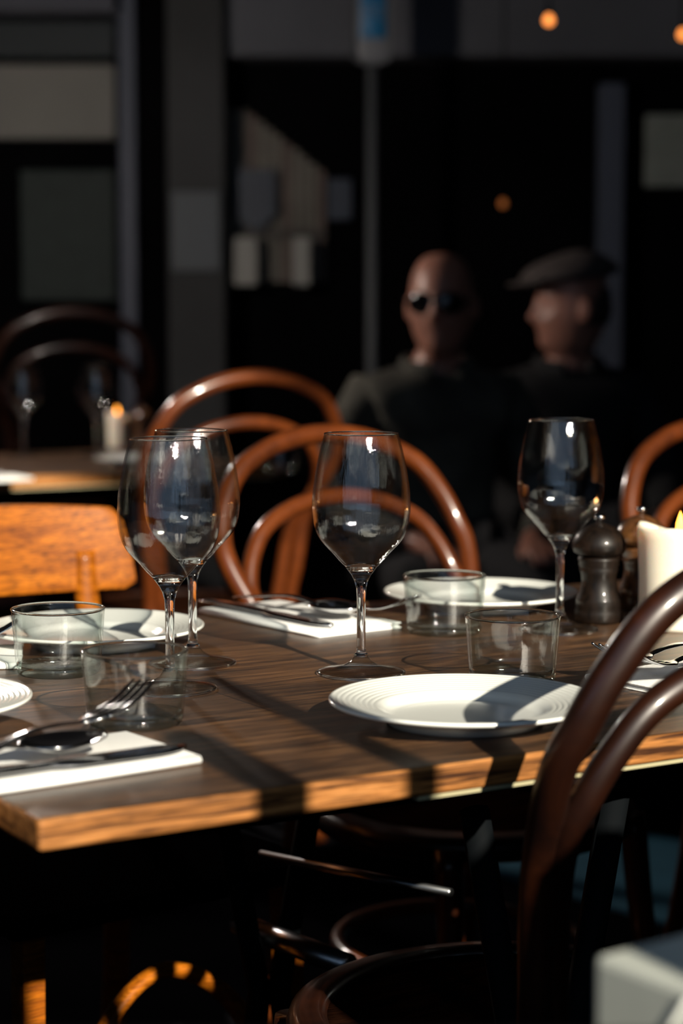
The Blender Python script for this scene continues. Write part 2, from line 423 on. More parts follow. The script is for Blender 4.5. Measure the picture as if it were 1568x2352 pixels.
# ================================================================== TABLEWARE
def wine_glass(label, p, group=None):
    t = thing('wine_glass', label, 'glass', p)
    obj('foot_rim', lathe(NB(), [(.0406 + .0010 * math.cos(a), .0013 + .0012 * math.sin(a)) for a in [2 * PI * i / 10 for i in range(10)]], 96, closed=True), M['crystal'], t)
    obj('lip', lathe(NB(), [(.0338 + .0007 * math.cos(a), .2232 + .0006 * math.sin(a)) for a in [2 * PI * i / 10 for i in range(10)]], 96, closed=True), M['crystal'], t)
    foot = [(0, .0012), (.030, .0004), (.0405, .0), (.0413, .0012), (.0410, .0026), (.036, .0036), (.026, .0052), (.016, .0080), (.0095, .0120), (.0062, .0165), (0, .0165)]
    obj('foot', lathe(NB(), foot, 72), M['foot'], t)
    stem = [(0, .0163), (.0062, .0163), (.0070, .0170), (.0064, .0182), (.0048, .020), (.0042, .024), (.0040, .045), (.0041, .070), (.0046, .080), (.0062, .0865), (.0088, .092),
            (.0128, .0975), (.0158, .1012), (.0150, .1014), (.0100, .0992), (.0050, .0985), (0, .0985)]
    obj('stem', lathe(NB(), stem, 56), M['crystal'], t)
    op = [(.0158, .1010), (.0208, .1062), (.0262, .1125), (.0315, .1180), (.0368, .1240), (.0410, .1310), (.0438, .1400), (.0452, .1500), (.0455, .1570),
          (.0449, .1690), (.0434, .1810), (.0411, .1940), (.0386, .2060), (.0360, .2160), (.0342, .2228)]
    pts = catmull([(r, 0, z) for r, z in op], 4)
    outp = [(q.x, q.z) for q in pts]
    inn = [(max(.001, r - .0011 - max(0, (.115 - z)) * .06), z + (.0006 if z < .115 else 0)) for r, z in outp]
    prof = outp + [(.0337, .2233)] + list(reversed(inn))
    bm = NB(); lathe(bm, prof, 80, closed=True)
    obj('bowl', bm, M['bowl'], t)
    return t
g1 = wine_glass('wine glass standing alone in the middle of the table, in sharp focus', on_z(829, 1547))
dup(g1, on_z(391, 1583), .6, 'front wine glass of the left pair, foot seen through the front tumbler')
dup(g1, on_z(443, 1524), 1.9, 'rear wine glass of the left pair, partly hidden behind the front one')
dup(g1, on_z(1284, 1447), 3.1, 'wine glass on the right in front of the dark pepper mill')

def tumbler(label, p):
    t = thing('tumbler', label, 'glass', p)
    H = .060; rb = .0385; rt = .0433
    def ro(z): return rb + (rt - rb) * (z / H) ** .9
    zs = [.009, .015, .025, .035, .045, .054, .0585]
    outp = [(ro(z), z) for z in zs]
    rim = [(ro(.060) - .0001, .0597), (ro(.060) - .0010, .0603), (ro(.060) - .0019, .0597)]
    inn = [(ro(z) - .0021, z) for z in reversed(zs)]
    obj('wall', lathe(NB(), outp + rim + inn, 80, closed=True), M['tumbler'], t)
    obj('rim', lathe(NB(), [(ro(.060) - .0009 + .00135 * math.cos(a), .0602 + .0011 * math.sin(a)) for a in [2 * PI * i / 12 for i in range(12)]], 96, closed=True), M['tumbler_base'], t)
    base = [(0, .0018), (.030, .0010), (.034, .0), (.0362, .0), (.0378, .0015), (ro(.005), .0048), (ro(.009), .0090), (ro(.009) - .0021, .0092), (.031, .0072), (.018, .0064), (0, .0062)]
    obj('base', lathe(NB(), base, 72), M['tumbler_foot'], t)
    return t
b1 = tumbler('low glass tumbler at front left, with a fork lying before it', on_z(311, 1661))
dup(b1, on_z(135, 1545), 1.1, 'low glass tumbler at the back left, in front of the large left plate')
dup(b1, on_z(1020, 1452), 2.0, 'low glass tumbler at the back right, in front of the far white plate')
dup(b1, on_z(1176, 1564), 2.8, 'low glass tumbler just behind the front white plate')

def plate(label, p, scale=1.0):
    t = thing('dinner_plate', label, 'plate', p, scale=(scale,) * 3)
    bm = NB()
    top = [(0, .0060), (.030, .0060), (.055, .0064), (.0610, .0070), (.0655, .0098), (.0700, .0128)]
    r = .0700; z = .0128
    for i in range(8):      # turned ridges on the rim
        r0 = .0700 + i * .0046; zz = .0128 + (r0 - .07) * .185
        top += [(r0 + .0006, zz + .0001), (r0 + .0023, zz + .0012), (r0 + .0040, zz + .0006)]
    top += [(.1080, .0205), (.1098, .0208), (.1108, .0200), (.1108, .0186), (.1095, .0174)]
    bot = [(.0980, .0140), (.0850, .0115), (.0720, .0078), (.0655, .0040), (.0640, .0003), (.0615, .0), (.0600, .0022), (.045, .0028), (0, .0028)]
    lathe(bm, top + bot, 112)
    obj('ridged_plate', bm, M['china'], t)
    return t
# one mesh per plate: keep it as the thing itself
def plate1(label, p, mesh=[None]):
    if mesh[0] is None:
        t = plate('tmp', (0, 0, 0)); ch = t.children[0]; mesh[0] = ch.data
        bpy.data.objects.remove(ch); bpy.data.objects.remove(t)
    o = bpy.data.objects.new('dinner_plate', mesh[0]); COL.objects.link(o); o.location = p
    return tag(o, label, 'plate')
def rim_at(px, py):
    p = on_z(px, py, TZ + .0195); return Vector((p.x, p.y, TZ))
plate1('large white plate with ridged rim at front right, crossed by shadow', rim_at(1066, 1604))
plate1('white plate at the back right, behind the rear tumbler', rim_at(1104, 1357))
plate1('white plate at the back left, behind the left tumbler', rim_at(217, 1436))
plate1('white plate mostly cut off by the left edge, above the napkin', rim_at(-240, 1602))
plate1('small blurred white plate on the far table', rim_at(330, 1050))

# ---- cutlery, modelled along local X, tip at +X
def ribbon(bm, pts, wid, thk, n=12):
    P = catmull(pts, 6)
    return sweep(bm, P, lambda q: (wid(q) if callable(wid) else wid, thk), n, flat=Vector((0, 0, 1)))
def lerp(tab, q):
    for (a, va), (b, vb) in zip(tab[:-1], tab[1:]):
        if q <= b: return va + (vb - va) * (q - a) / (b - a)
    return tab[-1][1]
def fork_mesh():
    bm = NB()
    ribbon(bm, [(-.115, 0, .0), (-.08, 0, .004), (-.03, 0, .009), (0, 0, .006), (.022, 0, .001), (.040, 0, .001)],
           lambda q: lerp([(0, .0095), (.25, .0082), (.62, .0035), (.78, .0035), (.88, .0095), (1, .0125)], q), .0013)
    for k in range(4):
        y = -.0105 + k * .007
        ribbon(bm, [(.036, y, .001), (.052, y, .0015), (.070, y * .97, .0055), (.086, y * .95, .0125)],
               lambda q: lerp([(0, .0026), (.7, .0021), (1, .0011)], q), .0012, 8)
    return bm
def spoon_mesh():
    bm = NB()
    ribbon(bm, [(-.115, 0, .0), (-.08, 0, .004), (-.03, 0, .009), (0, 0, .007), (.022, 0, .003)],
           lambda q: lerp([(0, .0095), (.25, .0082), (.75, .0035), (1, .0045)], q), .0013)
    n, m = 14, 20; top = []; bot = []
    for i in range(n + 1):
        f = i / n
        ra, rb_ = [], []
        for j in range(m):
            a = 2 * PI * j / m; x = .052 + .034 * f * math.cos(a); y = .0205 * f * math.sin(a) * (1 - .12 * math.cos(a))
            z = .004 - .008 * (1 - f * f)
            ra.append(bm.verts.new((x, y, z + .0012))); rb_.append(bm.verts.new((x, y, z)))
        top.append(ra); bot.append(rb_)
    for g in (top, bot):
        for a, b in zip(g[:-1], g[1:]):
            for j in range(m): bm.faces.new((a[j], a[(j + 1) % m], b[(j + 1) % m], b[j]))
    for j in range(m): bm.faces.new((top[-1][j], top[-1][(j + 1) % m], bot[-1][(j + 1) % m], bot[-1][j]))
    bmesh.ops.remove_doubles(bm, verts=bm.verts, dist=1e-6)
    return bm
def knife_mesh():
    bm = NB()
    ribbon(bm, [(-.125, 0, .0015), (-.06, 0, .003), (-.005, 0, .002), (.05, .0005, .0008), (.105, .0, .0008)],
           lambda q: lerp([(0, .0085), (.1, .0095), (.42, .0070), (.50, .0060), (.56, .0098), (.90, .0095), (.97, .006), (1, .0018)], q), .0018)
    return bm
MESH = {}
for nm, f in (('fork', fork_mesh), ('table_spoon', spoon_mesh), ('table_knife', knife_mesh)):
    o = obj(nm, f(), M['steel']); MESH[nm] = o.data; bpy.data.objects.remove(o)
def cutlery(kind, label, p, rz, pitch=0, roll=0, sy=1.25):
    o = bpy.data.objects.new(kind, MESH[kind]); COL.objects.link(o); o.location = p
    o.rotation_euler = Matrix.Rotation(rz, 4, 'Z').to_euler()
    o.matrix_world = Matrix.Translation(p) @ Matrix.Rotation(rz, 4, 'Z') @ Matrix.Rotation(-pitch, 4, 'Y') @ Matrix.Rotation(roll, 4, 'X') @ Matrix.Diagonal((1.02, sy, 1, 1))
    return tag(o, label, {'fork': 'fork', 'table_spoon': 'spoon', 'table_knife': 'knife'}[kind])
def napkin(label, p, rz, w=.22, d=.11, th=.0065):
    """folded: layers wrapped round a soft fold; local origin at the middle"""
    bm = NB(); n = 4; lay = th / n
    for i in range(n):
        z0 = i * lay; e = .0015 * ((i * 7) % 3)
        box(bm, (-w / 2 + e, -d / 2 + e * .5, z0), (w / 2 - e, d / 2 - e, z0 + lay * .93), lay * .42, 3)
    for s in (-1,):        # the fold along the front long side
        sweep(bm, [(-w / 2 + .001, s * d / 2 + .001, th / 2), (0, s * d / 2, th / 2), (w / 2 - .001, s * d / 2 + .001, th / 2)], (th * .62, th * .5), 14)
    o = obj('napkin', bm, M['linen']); o.location = p; o.rotation_euler = (0, 0, rz)
    return tag(o, label, 'napkin')
def frame(p, rz, u, v, h=0):
    return Vector((p.x + u * math.cos(rz) - v * math.sin(rz), p.y + u * math.sin(rz) + v * math.cos(rz), TZ + h))
NH = .0068
# near left setting
a = on_z(462, 1752); rz = R(36); ctr = Vector((a.x, a.y, TZ)) + Vector((math.cos(rz), math.sin(rz), 0)) * -.112 + Vector((-math.sin(rz), math.cos(rz), 0)) * .052
napkin('folded white napkin under cutlery at the front left corner of the table', ctr, rz)
cutlery('table_knife', 'knife lying on the front left napkin along its near edge', frame(ctr, rz, .000, -.037, NH + .003), rz, sy=1.6)
cutlery('table_spoon', 'spoon lying between knife and fork on the front left napkin', frame(ctr, rz, -.035, -.014, NH + .0105), rz, .02)
p = on_z(176, 1716, TZ + .016)
cutlery('fork', 'fork with raised tines in front of the front left tumbler', p + Vector((-.012, -.012, .013)), R(47), R(10), R(-6))
# back middle setting
rz = R(-52); a = on_z(742, 1466); b = on_z(918, 1443); w_ = Vector((math.cos(rz), math.sin(rz), 0))
ctr = (a + b) / 2 - w_ * .112; ctr.z = TZ
napkin('folded white napkin under cutlery between the two pairs of glasses, at the back', ctr, rz)
cutlery('table_knife', 'knife on the back napkin left of the middle wine glass', frame(ctr, rz, -.008, -.030, NH + .002), rz)
cutlery('table_spoon', 'spoon on the back napkin, bowl next to the middle glass stem', frame(ctr, rz, .0, .010, NH + .009), rz + .05, .02)
cutlery('fork', 'fork on the back napkin, tines behind the middle glass stem', frame(ctr, rz, .045, .036, NH + .009), rz + .24, R(5), R(0))
# right setting, seen between the hoops of the near chair
rz = R(217); a = on_z(1500, 1606); b = on_z(1340, 1572); w_ = Vector((math.cos(rz), math.sin(rz), 0))
ctr = (a + b) / 2 - w_ * .112 + Vector((.01, .008, 0)); ctr.z = TZ
napkin('folded napkin under cutlery at the right, seen through the near chair back', ctr, rz)
cutlery('table_knife', 'knife on the right napkin beside the near chair back', frame(ctr, rz, -.02, .035, NH + .002), rz)
cutlery('fork', 'lower of two forks seen through the near chair back', frame(ctr, rz, .040, .005, NH + .012), rz + .10, R(4), 0)
cutlery('fork', 'upper of two forks seen through the near chair back', frame(ctr, rz, .030, -.035, NH + .012), rz + .08, R(4), 0)
# far left edge
rz = R(8); a = on_z(36, 1533); ctr = Vector((a.x, a.y, TZ)) + Vector((-.11, .03, 0))
napkin('napkin just showing at the left edge beside the left rear tumbler', ctr, rz)
cutlery('fork', 'fork whose tines just show at the left edge', frame(ctr, rz, .020, .005, NH + .007), rz, R(7))
# on the far table
a = on_z(20, 1108); ctr = Vector((a.x, a.y, TZ)) + V.normalized() * .07 - U * .05
napkin('blurred napkin on the far table near its edge', ctr, TA)
cutlery('table_spoon', 'blurred spoon glinting on the far table napkin', frame(ctr, TA, -.02, .0, NH + .006), TA)

# ---- far table pieces
dup(g1, on_z(55, 1046), .3, 'blurred wine glass on the far table, the one nearer the left edge')
dup(g1, on_z(222, 1046), .9, 'blurred wine glass on the far table, left of the small candle')
dup(b1, on_z(640, 1082), .9, 'blurred tumbler added for a sun glint on the right end of the far table')  # added to give the sun glint at the table corner

# ---- pepper mills
def mill(label, p, mat, rz=0):
    t = thing('pepper_mill', label, 'pepper mill', p, rz)
    body = [(0, 0), (.0240, 0), (.0258, .003), (.0262, .012), (.0245, .0165), (.0255, .0185), (.0245, .0215), (.0250, .0240), (.0238, .0270), (.0205, .0350), (.0188, .0450),
            (.0192, .0520), (.0215, .0590), (.0205, .0605), (.0225, .0630), (.0215, .0655), (.0232, .0680), (.0225, .0715), (.0180, .0725), (0, .0725)]
    obj('body', lathe(NB(), body, 56), mat, t)
    head = [(0, .0727), (.0200, .0727), (.0275, .0765), (.0292, .0820), (.0288, .0880), (.0250, .0960), (.0180, .1030), (.0100, .1065), (.0050, .1080), (0, .1080)]
    obj('head', lathe(NB(), head, 56), mat, t)
    obj('knob', lathe(NB(), [(0, .1078), (.0032, .1078), (.0030, .1110), (.0055, .1125), (.0066, .1150), (.0055, .1170), (.0030, .1182), (0, .1185)], 32), M['steel'], t)
    return t
mill('dark walnut pepper mill with mushroom head, behind the right wine glass', on_z(1374, 1428), M['mill'])
mill('second brown mill half hidden behind the candle', on_z(1470, 1400), M['mill_light'])
mill('small blurred mill on the far table right of the small candle', on_z(328, 1035), M['mill_light'])

# ---- candles
mw, nt, b = nodes('cream_wax'); M['wax'] = mw
b.inputs['Base Color'].default_value = (.86, .80, .66, 1); b.inputs['Roughness'].default_value = .45
b.inputs['Subsurface Weight'].default_value = .35; b.inputs['Subsurface Radius'].default_value = (.02, .012, .006); b.inputs['Subsurface Scale'].default_value = 1.0
M['flame'] = emit('flame', (1.0, .36, .04), 7.0); M['flame_core'] = emit('flame_core', (1.0, .75, .3), 10.0)
M['wick'] = plain('wick', (.01, .01, .01), .9)
def candle(label, p, r, h, lamp=0):
    t = thing('pillar_candle', label, 'candle', p)
    bm = NB(); n = 64; prof = []
    out_ = [(r * .97, 0), (r, .004), (r, h * .5), (r * 1.0, h - .012), (r * 1.01, h - .004), (r * .96, h + .0005), (r * .88, h - .002), (r * .78, h - .010), (r * .5, h - .015), (r * .2, h - .016), (0, h - .016)]
    lathe(bm, [(0, 0)] + out_, n)
    for v in bm.verts:
        a = math.atan2(v.co.y, v.co.x); rr = math.hypot(v.co.x, v.co.y)
        if v.co.z > h * .85 and rr > r * .7:
            v.co.z += .0075 * math.cos(a - PI * 1.08) * (rr / r) + .0025 * math.sin(3 * a)
            k = 1 + .05 * max(0, math.cos(a - PI)) ** 4
            v.co.x *= k; v.co.y *= k
    obj('wax_body', bm, M['wax'], t)
    obj('wick', sweep(NB(), catmull([(0, 0, h - .017), (.0005, 0, h - .010), (.0018, 0, h - .005)], 4), .0009, 8), M['wick'], t)
    f = h - .008
    fl = obj('flame', lathe(NB(), [(0, f), (.0030, f + .003), (.0048, f + .009), (.0042, f + .016), (.0022, f + .023), (0, f + .029)], 24), M['flame'], t)
    if lamp:
        l = bpy.data.lights.new('candle_light', 'POINT'); l.energy = lamp; l.color = (1, .5, .18); l.shadow_soft_size = .008
        lo = bpy.data.objects.new('candle_light', l); COL.objects.link(lo); lo.location = Vector(p) + Vector((0, 0, f + .012)); 
    return t
candle('thick cream pillar candle with a lit flame at the right edge', on_z(1558, 1440), .0430, .1040, .25)
candle('small blurred candle burning on the far table', on_z(270, 1030), .026, .088)

# ================================================================== BACKGROUND THINGS
# blue strip on the floor standing in for a reflection of the street
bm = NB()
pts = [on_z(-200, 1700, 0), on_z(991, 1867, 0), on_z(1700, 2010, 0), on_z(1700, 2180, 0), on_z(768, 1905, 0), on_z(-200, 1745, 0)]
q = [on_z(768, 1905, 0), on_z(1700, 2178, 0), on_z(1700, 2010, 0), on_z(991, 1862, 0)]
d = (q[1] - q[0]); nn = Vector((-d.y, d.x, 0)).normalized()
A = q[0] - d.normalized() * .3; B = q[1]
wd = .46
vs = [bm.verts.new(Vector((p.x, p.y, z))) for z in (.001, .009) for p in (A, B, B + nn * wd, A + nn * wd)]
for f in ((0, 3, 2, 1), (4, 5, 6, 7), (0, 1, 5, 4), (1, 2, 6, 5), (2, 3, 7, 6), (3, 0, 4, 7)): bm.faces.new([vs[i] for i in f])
tag(obj('reflection_strip', bm, plain('blue_reflection', (.025, .11, .17), .9, noise=.3, nscale=4), smooth=False), 'dark blue floor strip beneath the table, standing in for a street reflection', 'reflection')

# banquette behind the far table
bc = far_corner + V * 1.02
t = thing('banquette', 'dark oxblood banquette behind the far table', 'bench', (bc.x, bc.y, 0), TA)
m_ox = plain('oxblood_leather', (.040, .016, .015), .5, noise=.3, nscale=5, bump=.2)
obj('backrest', box(NB(), (-.2, .38, .40), (1.55, .50, .97), .03, 4), m_ox, t)
obj('seat', box(NB(), (-.2, -.05, .30), (1.55, .375, .46), .03, 4), m_ox, t)
obj('plinth', box(NB(), (-.17, .02, 0), (1.52, .46, .299)), M['black'], t, smooth=False)

# pale fascia sign board at the upper left
def board(name, label, cat, px, y, d, mat, kids=()):
    o = obj(name, slab(*px, y, d), mat, smooth=False); return tag(o, label, cat)
board('fascia_board', 'pale grey blank fascia board at the upper left', 'board', (-60, 148, 262, 318), 7.04, .06, plain('pale_fascia', (0.231, 0.227, 0.21), .8, noise=.12, nscale=2))
board('awning_box', 'dark teal strip above the pale fascia board', 'awning', (-60, 48, 262, 132), 7.0, .10, plain('teal_black', (0.0054, 0.0135, 0.018), .6))
board('grey_soffit', 'slate grey soffit panel at the top left corner', 'panel', (-60, -70, 262, 26), 6.95, .15, plain('slate_paint', (0.09, 0.0945, 0.117), .85))
board('shop_panel', 'very dark green panel below the fascia board', 'panel', (50, 390, 262, 690), 7.05, .05, plain('dark_green', (0.0158, 0.027, 0.0248), .7, noise=.2))
board('framed_panel', 'pale green-grey lit panel at the upper right edge', 'panel', (1482, 262, 1620, 428), 7.06, .04, plain('sage_panel', (0.26, 0.286, 0.26), .8, noise=.1))

board('pillar_panel', 'blue-grey panel on the middle of the grey pillar', 'panel', (394, 440, 506, 622), 6.86, .02, plain('panel_blue_grey', (0.117, 0.131, 0.144), .8))
# fence of cream slats with a sloping top
t = thing('slatted_gable', 'cream slatted fence with sloping top behind the blue shield sign', 'fence', (0, 7.07, 0))
m_sl = plain('cream_slat', (0.189, 0.176, 0.153), .8, noise=.25, nscale=3); m_sl2 = plain('rose_slat', (0.153, 0.117, 0.104), .8, noise=.2, nscale=3)
xs = 530; i = 0
while xs < 745:
    w = 17; ty = 250 + max(0, xs - 555) * .80
    a = at_y(xs, 648, 7.07); b_ = at_y(xs + w, ty, 7.07)
    obj('slat', box(NB(), (a.x, 0, a.z), (b_.x, .03, b_.z), .003, 1), m_sl2 if i % 4 == 2 else m_sl, t, smooth=False)
    xs += w + 3; i += 1
a = at_y(528, 528, 7.05); b_ = at_y(748, 545, 7.05)
obj('rail', box(NB(), (a.x, -.02, b_.z), (b_.x, -.001, a.z)), plain('rail_paint', (0.0675, 0.063, 0.0585), .8), t, smooth=False)
# bright blocks at the foot of the fence
m_blk = plain('pale_post', (0.357, 0.357, 0.336), .85)
for (x0, x1, lb) in ((538, 590, 'left pale gate post below the blue shield sign'), (672, 712, 'right pale gate post below the slatted fence')):
    tag(obj('gate_post', slab(x0, 545, x1, 655, 6.95, .119), m_blk, smooth=False), lb, 'post')
# shield sign
bm = NB(); c0 = at_y(586, 460, 6.7); 
def P2(px, py): p = at_y(px, py, 7.02); return (p.x, p.z)
prism(bm, [P2(*q) for q in ((540, 388), (630, 388), (632, 490), (612, 515), (586, 530), (562, 518), (540, 490))], 7.02, 7.05)
tag(obj('shield_sign', bm, plain('sign_navy', (0.018, 0.0293, 0.054), .5), smooth=False), 'dark blue shield-shaped sign in front of the slatted fence', 'sign')
tag(obj('blue_notice', slab(752, 410, 808, 505, 7.07, .03), plain('notice_blue', (0.0405, 0.054, 0.081), .6), smooth=False), 'small blue notice left of the street sign pole', 'sign')
# street sign on its pole
t = thing('street_sign', 'blue street sign with pale rounded frame on a grey pole', 'sign', (at_y(855, 0, 6.6).x, 6.6, 0))
x0 = t.location.x
a = at_y(812, -60, 6.6); b_ = at_y(898, 146, 6.6)
bmx = box(NB(), (a.x - x0, .0, b_.z), (b_.x - x0, .02, a.z), .03, 4)
obj('frame', bmx, plain('sign_frame', (0.189, 0.198, 0.216), .5), t)
a = at_y(828, -50, 6.6); b_ = at_y(885, 88, 6.6)
obj('sign_panel', box(NB(), (a.x - x0, -.006, b_.z), (b_.x - x0, -.0005, a.z), .002, 1), plain('sign_blue', (.01, .16, .36), .5), t)
mr = plain('sign_mark', (.12, .22, .36), .5)
for (x_a, y_a, x_b, y_b) in ((836, 8, 842, 44), (842, 8, 852, 14), (842, 24, 852, 30), (852, 10, 857, 28), (866, 10, 880, 16), (864, 14, 870, 38), (866, 36, 880, 42)):
    a = at_y(x_a, y_a, 6.59); b_ = at_y(x_b, y_b, 6.59)
    obj('sign_mark', box(NB(), (a.x - x0, -.010, b_.z), (b_.x - x0, -.0065, a.z)), mr, t, smooth=False)
pr = (at_y(878, 300, 6.6).x - at_y(836, 300, 6.6).x) / 2
zt = at_y(857, 150, 6.6).z
obj('pole', sweep(NB(), [(0, .03, 0), (0, .03, zt)], pr * .62, 20), plain('pole_grey', (0.099, 0.108, 0.117), .6), t)

# hanging bulbs
M['bulb'] = emit('bulb_orange', (1.0, .30, .06), 2.4); M['bulb_dim'] = emit('bulb_dim', (1.0, .32, .08), .10)
def pendant(label, px, py, y, r, mat):
    p = at_y(px, py, y)
    t = thing('pendant_bulb', label, 'lamp', p)
    bm = NB(); bmesh.ops.create_uvsphere(bm, u_segments=24, v_segments=16, radius=r)
    for v in bm.verts:
        if v.co.z > 0: v.co.z *= 1.35; v.co.x *= 1 - .25 * v.co.z / (r * 1.35); v.co.y *= 1 - .25 * v.co.z / (r * 1.35)
    obj('bulb', bm, mat, t)
    obj('socket', lathe(NB(), [(0, r * 1.2), (r * .6, r * 1.2), (r * .6, r * 2.2), (r * .3, r * 2.5), (0, r * 2.5)], 20), M['black'], t)
    obj('cord', sweep(NB(), [(0, 0, r * 2.5), (0, 0, 3.4 - p.z)], .003, 8), M['black'], t)
    return t
pendant('orange glowing pendant bulb at the top right', 1260, 47, 5.6, .013, M['bulb'])
pendant('orange glowing pendant bulb cut by the right edge', 1568, 80, 5.8, .013, M['bulb'])
pendant('dim brown pendant bulb above the two men', 1155, 468, 6.2, .012, M['bulb_dim'])

# pale box close to the lens, standing in for a blurred reflection
p = at_y(1362, 2192, .95)
t_ = thing('reflection_box', 'blurred pale grey box standing in for a reflection at the bottom right corner', 'box', (p.x, p.y, 0), R(-54))
m_pl = plain('pale_box_paint', (.40, .42, .38), .7, noise=.05)
obj('box_body', box(NB(), (0, 0, 0), (.22, .30, p.z), .004, 2), m_pl, t_, smooth=False)
obj('pale_streak', sweep(NB(), [(.065, -.0008, p.z - .004), (.028, -.0008, p.z - .06)], .0014, 8), plain('pale_streak_paint', (.6, .62, .58), .6), t_)

# two slim posts added out of view to cast shadow bands across the table
for (x, y, r, top, lb) in ((.352, .60, .022, 1.454, 'dark round post outside, added to cast the wider shadow band'), (.482, .60, .015, 1.587, 'slimmer dark post outside, added to cast the narrower shadow band')):
    bm = NB(); lathe(bm, [(0, 0), (.06, 0), (.06, .008), (.03, .02), (r, .03), (r, top - r), (r * .7, top - r * .3), (0, top)], 32)
    o = obj('shadow_post', bm, M['dark_steel'], loc=(x, y - .35 * .915, 0)); o.location.x = x + .35 * .40
    tag(o, lb, 'post')

# ================================================================== PEOPLE
def gauss(d, s): return math.exp(-d.length_squared / (2 * s * s))
def head_bm(bm, c, yaw, pitch=0, s=1.0):
    """sculpted head, chin to crown .235 m, face towards local -Y"""
    tmp = NB(); bmesh.ops.create_uvsphere(tmp, u_segments=56, v_segments=40, radius=1.0)
    for v in tmp.verts:
        x, y, z = v.co
        wx, wy, wz = .074, .094, .125
        g = ((1 - abs(z) ** 2.7) ** (1 / 2.7)) / max(1e-4, math.sqrt(max(1e-8, 1 - z * z))) if abs(z) < .9999 else 1
        x *= g; y *= g
        f = max(0, -z)
        nx = x * wx * (1 - .27 * f ** 1.6); ny = y * wy; nz = z * wz
        if y < 0: ny = y * wy * (1 - .10 * f)
        else: ny = y * wy * (1 - .42 * f ** 1.3)
        if z < -.2 and y < 0: ny -= .010 * f * (1 - abs(x))
        p = Vector((nx, ny, nz)); d = Vector((0, 0, 0))
        if y < .1:
            d.y -= .024 * gauss(Vector((nx, 0, nz + .018)) , .0105)            # nose tip
            d.y -= .012 * gauss(Vector((nx * 1.3, 0, (nz - .008) * .6)), .010)   # bridge
            for q in (-1, 1):
                d.y += .011 * gauss(Vector((nx - q * .031, 0, nz - .008)), .012)  # sockets
                d.y -= .005 * gauss(Vector((nx - q * .030, 0, (nz - .028) * 1.6)), .012)  # brow
                d.y -= .005 * gauss(Vector((nx - q * .036, 0, nz + .022)), .014)  # cheek
                d.y -= .006 * gauss(Vector((nx - q * .009, 0, nz + .024)), .006)
            d.y -= .006 * gauss(Vector((nx * .55, 0, (nz + .048) * 1.8)), .009)  # lips
            d.y += .007 * gauss(Vector((nx * .45, 0, (nz + .051) * 3.0)), .006)
            d.y -= .009 * gauss(Vector((nx * .8, 0, nz + .088)), .013)           # chin
        v.co = p + d
    mt = Matrix.Translation(c) @ Matrix.Rotation(yaw, 4, 'Z') @ Matrix.Rotation(pitch, 4, 'X') @ Matrix.Scale(s, 4)
    for q in (-1, 1):          # ears
        r = bmesh.ops.create_uvsphere(tmp, u_segments=16, v_segments=12, radius=1.0)
        for v in r['verts']:
            v.co = Vector((v.co.x * .008 + q * .077, v.co.y * .017 + .010, v.co.z * .030 - .002))
            v.co.x += q * max(0, v.co.y) * .25
    bmesh.ops.transform(tmp, matrix=mt, verts=tmp.verts)
    me = bpy.data.meshes.new('t'); tmp.to_mesh(me); tmp.free(); bm.from_mesh(me); bpy.data.meshes.remove(me)
def skin(name, verts, edges, mat, parent, sub=2, root=0):
    me = bpy.data.meshes.new(name); me.from_pydata([v[0] for v in verts], edges, [])
    o = link(name, me, parent, [mat])
    sk = o.modifiers.new('skin', 'SKIN'); sk.use_smooth_shade = True
    for i, v in enumerate(verts):
        r = v[1]; me.skin_vertices[0].data[i].radius = r if isinstance(r, tuple) else (r, r)
        me.skin_vertices[0].data[i].use_root = (i == root)
    sb = o.modifiers.new('sub', 'SUBSURF'); sb.levels = sub; sb.render_levels = sub
    dg = bpy.context.evaluated_depsgraph_get(); dg.update()
    m2 = bpy.data.meshes.new_from_object(o.evaluated_get(dg)); o.modifiers.clear(); o.data = m2
    if not m2.materials: m2.materials.append(mat)
    for p in m2.polygons: p.use_smooth = True
    return o
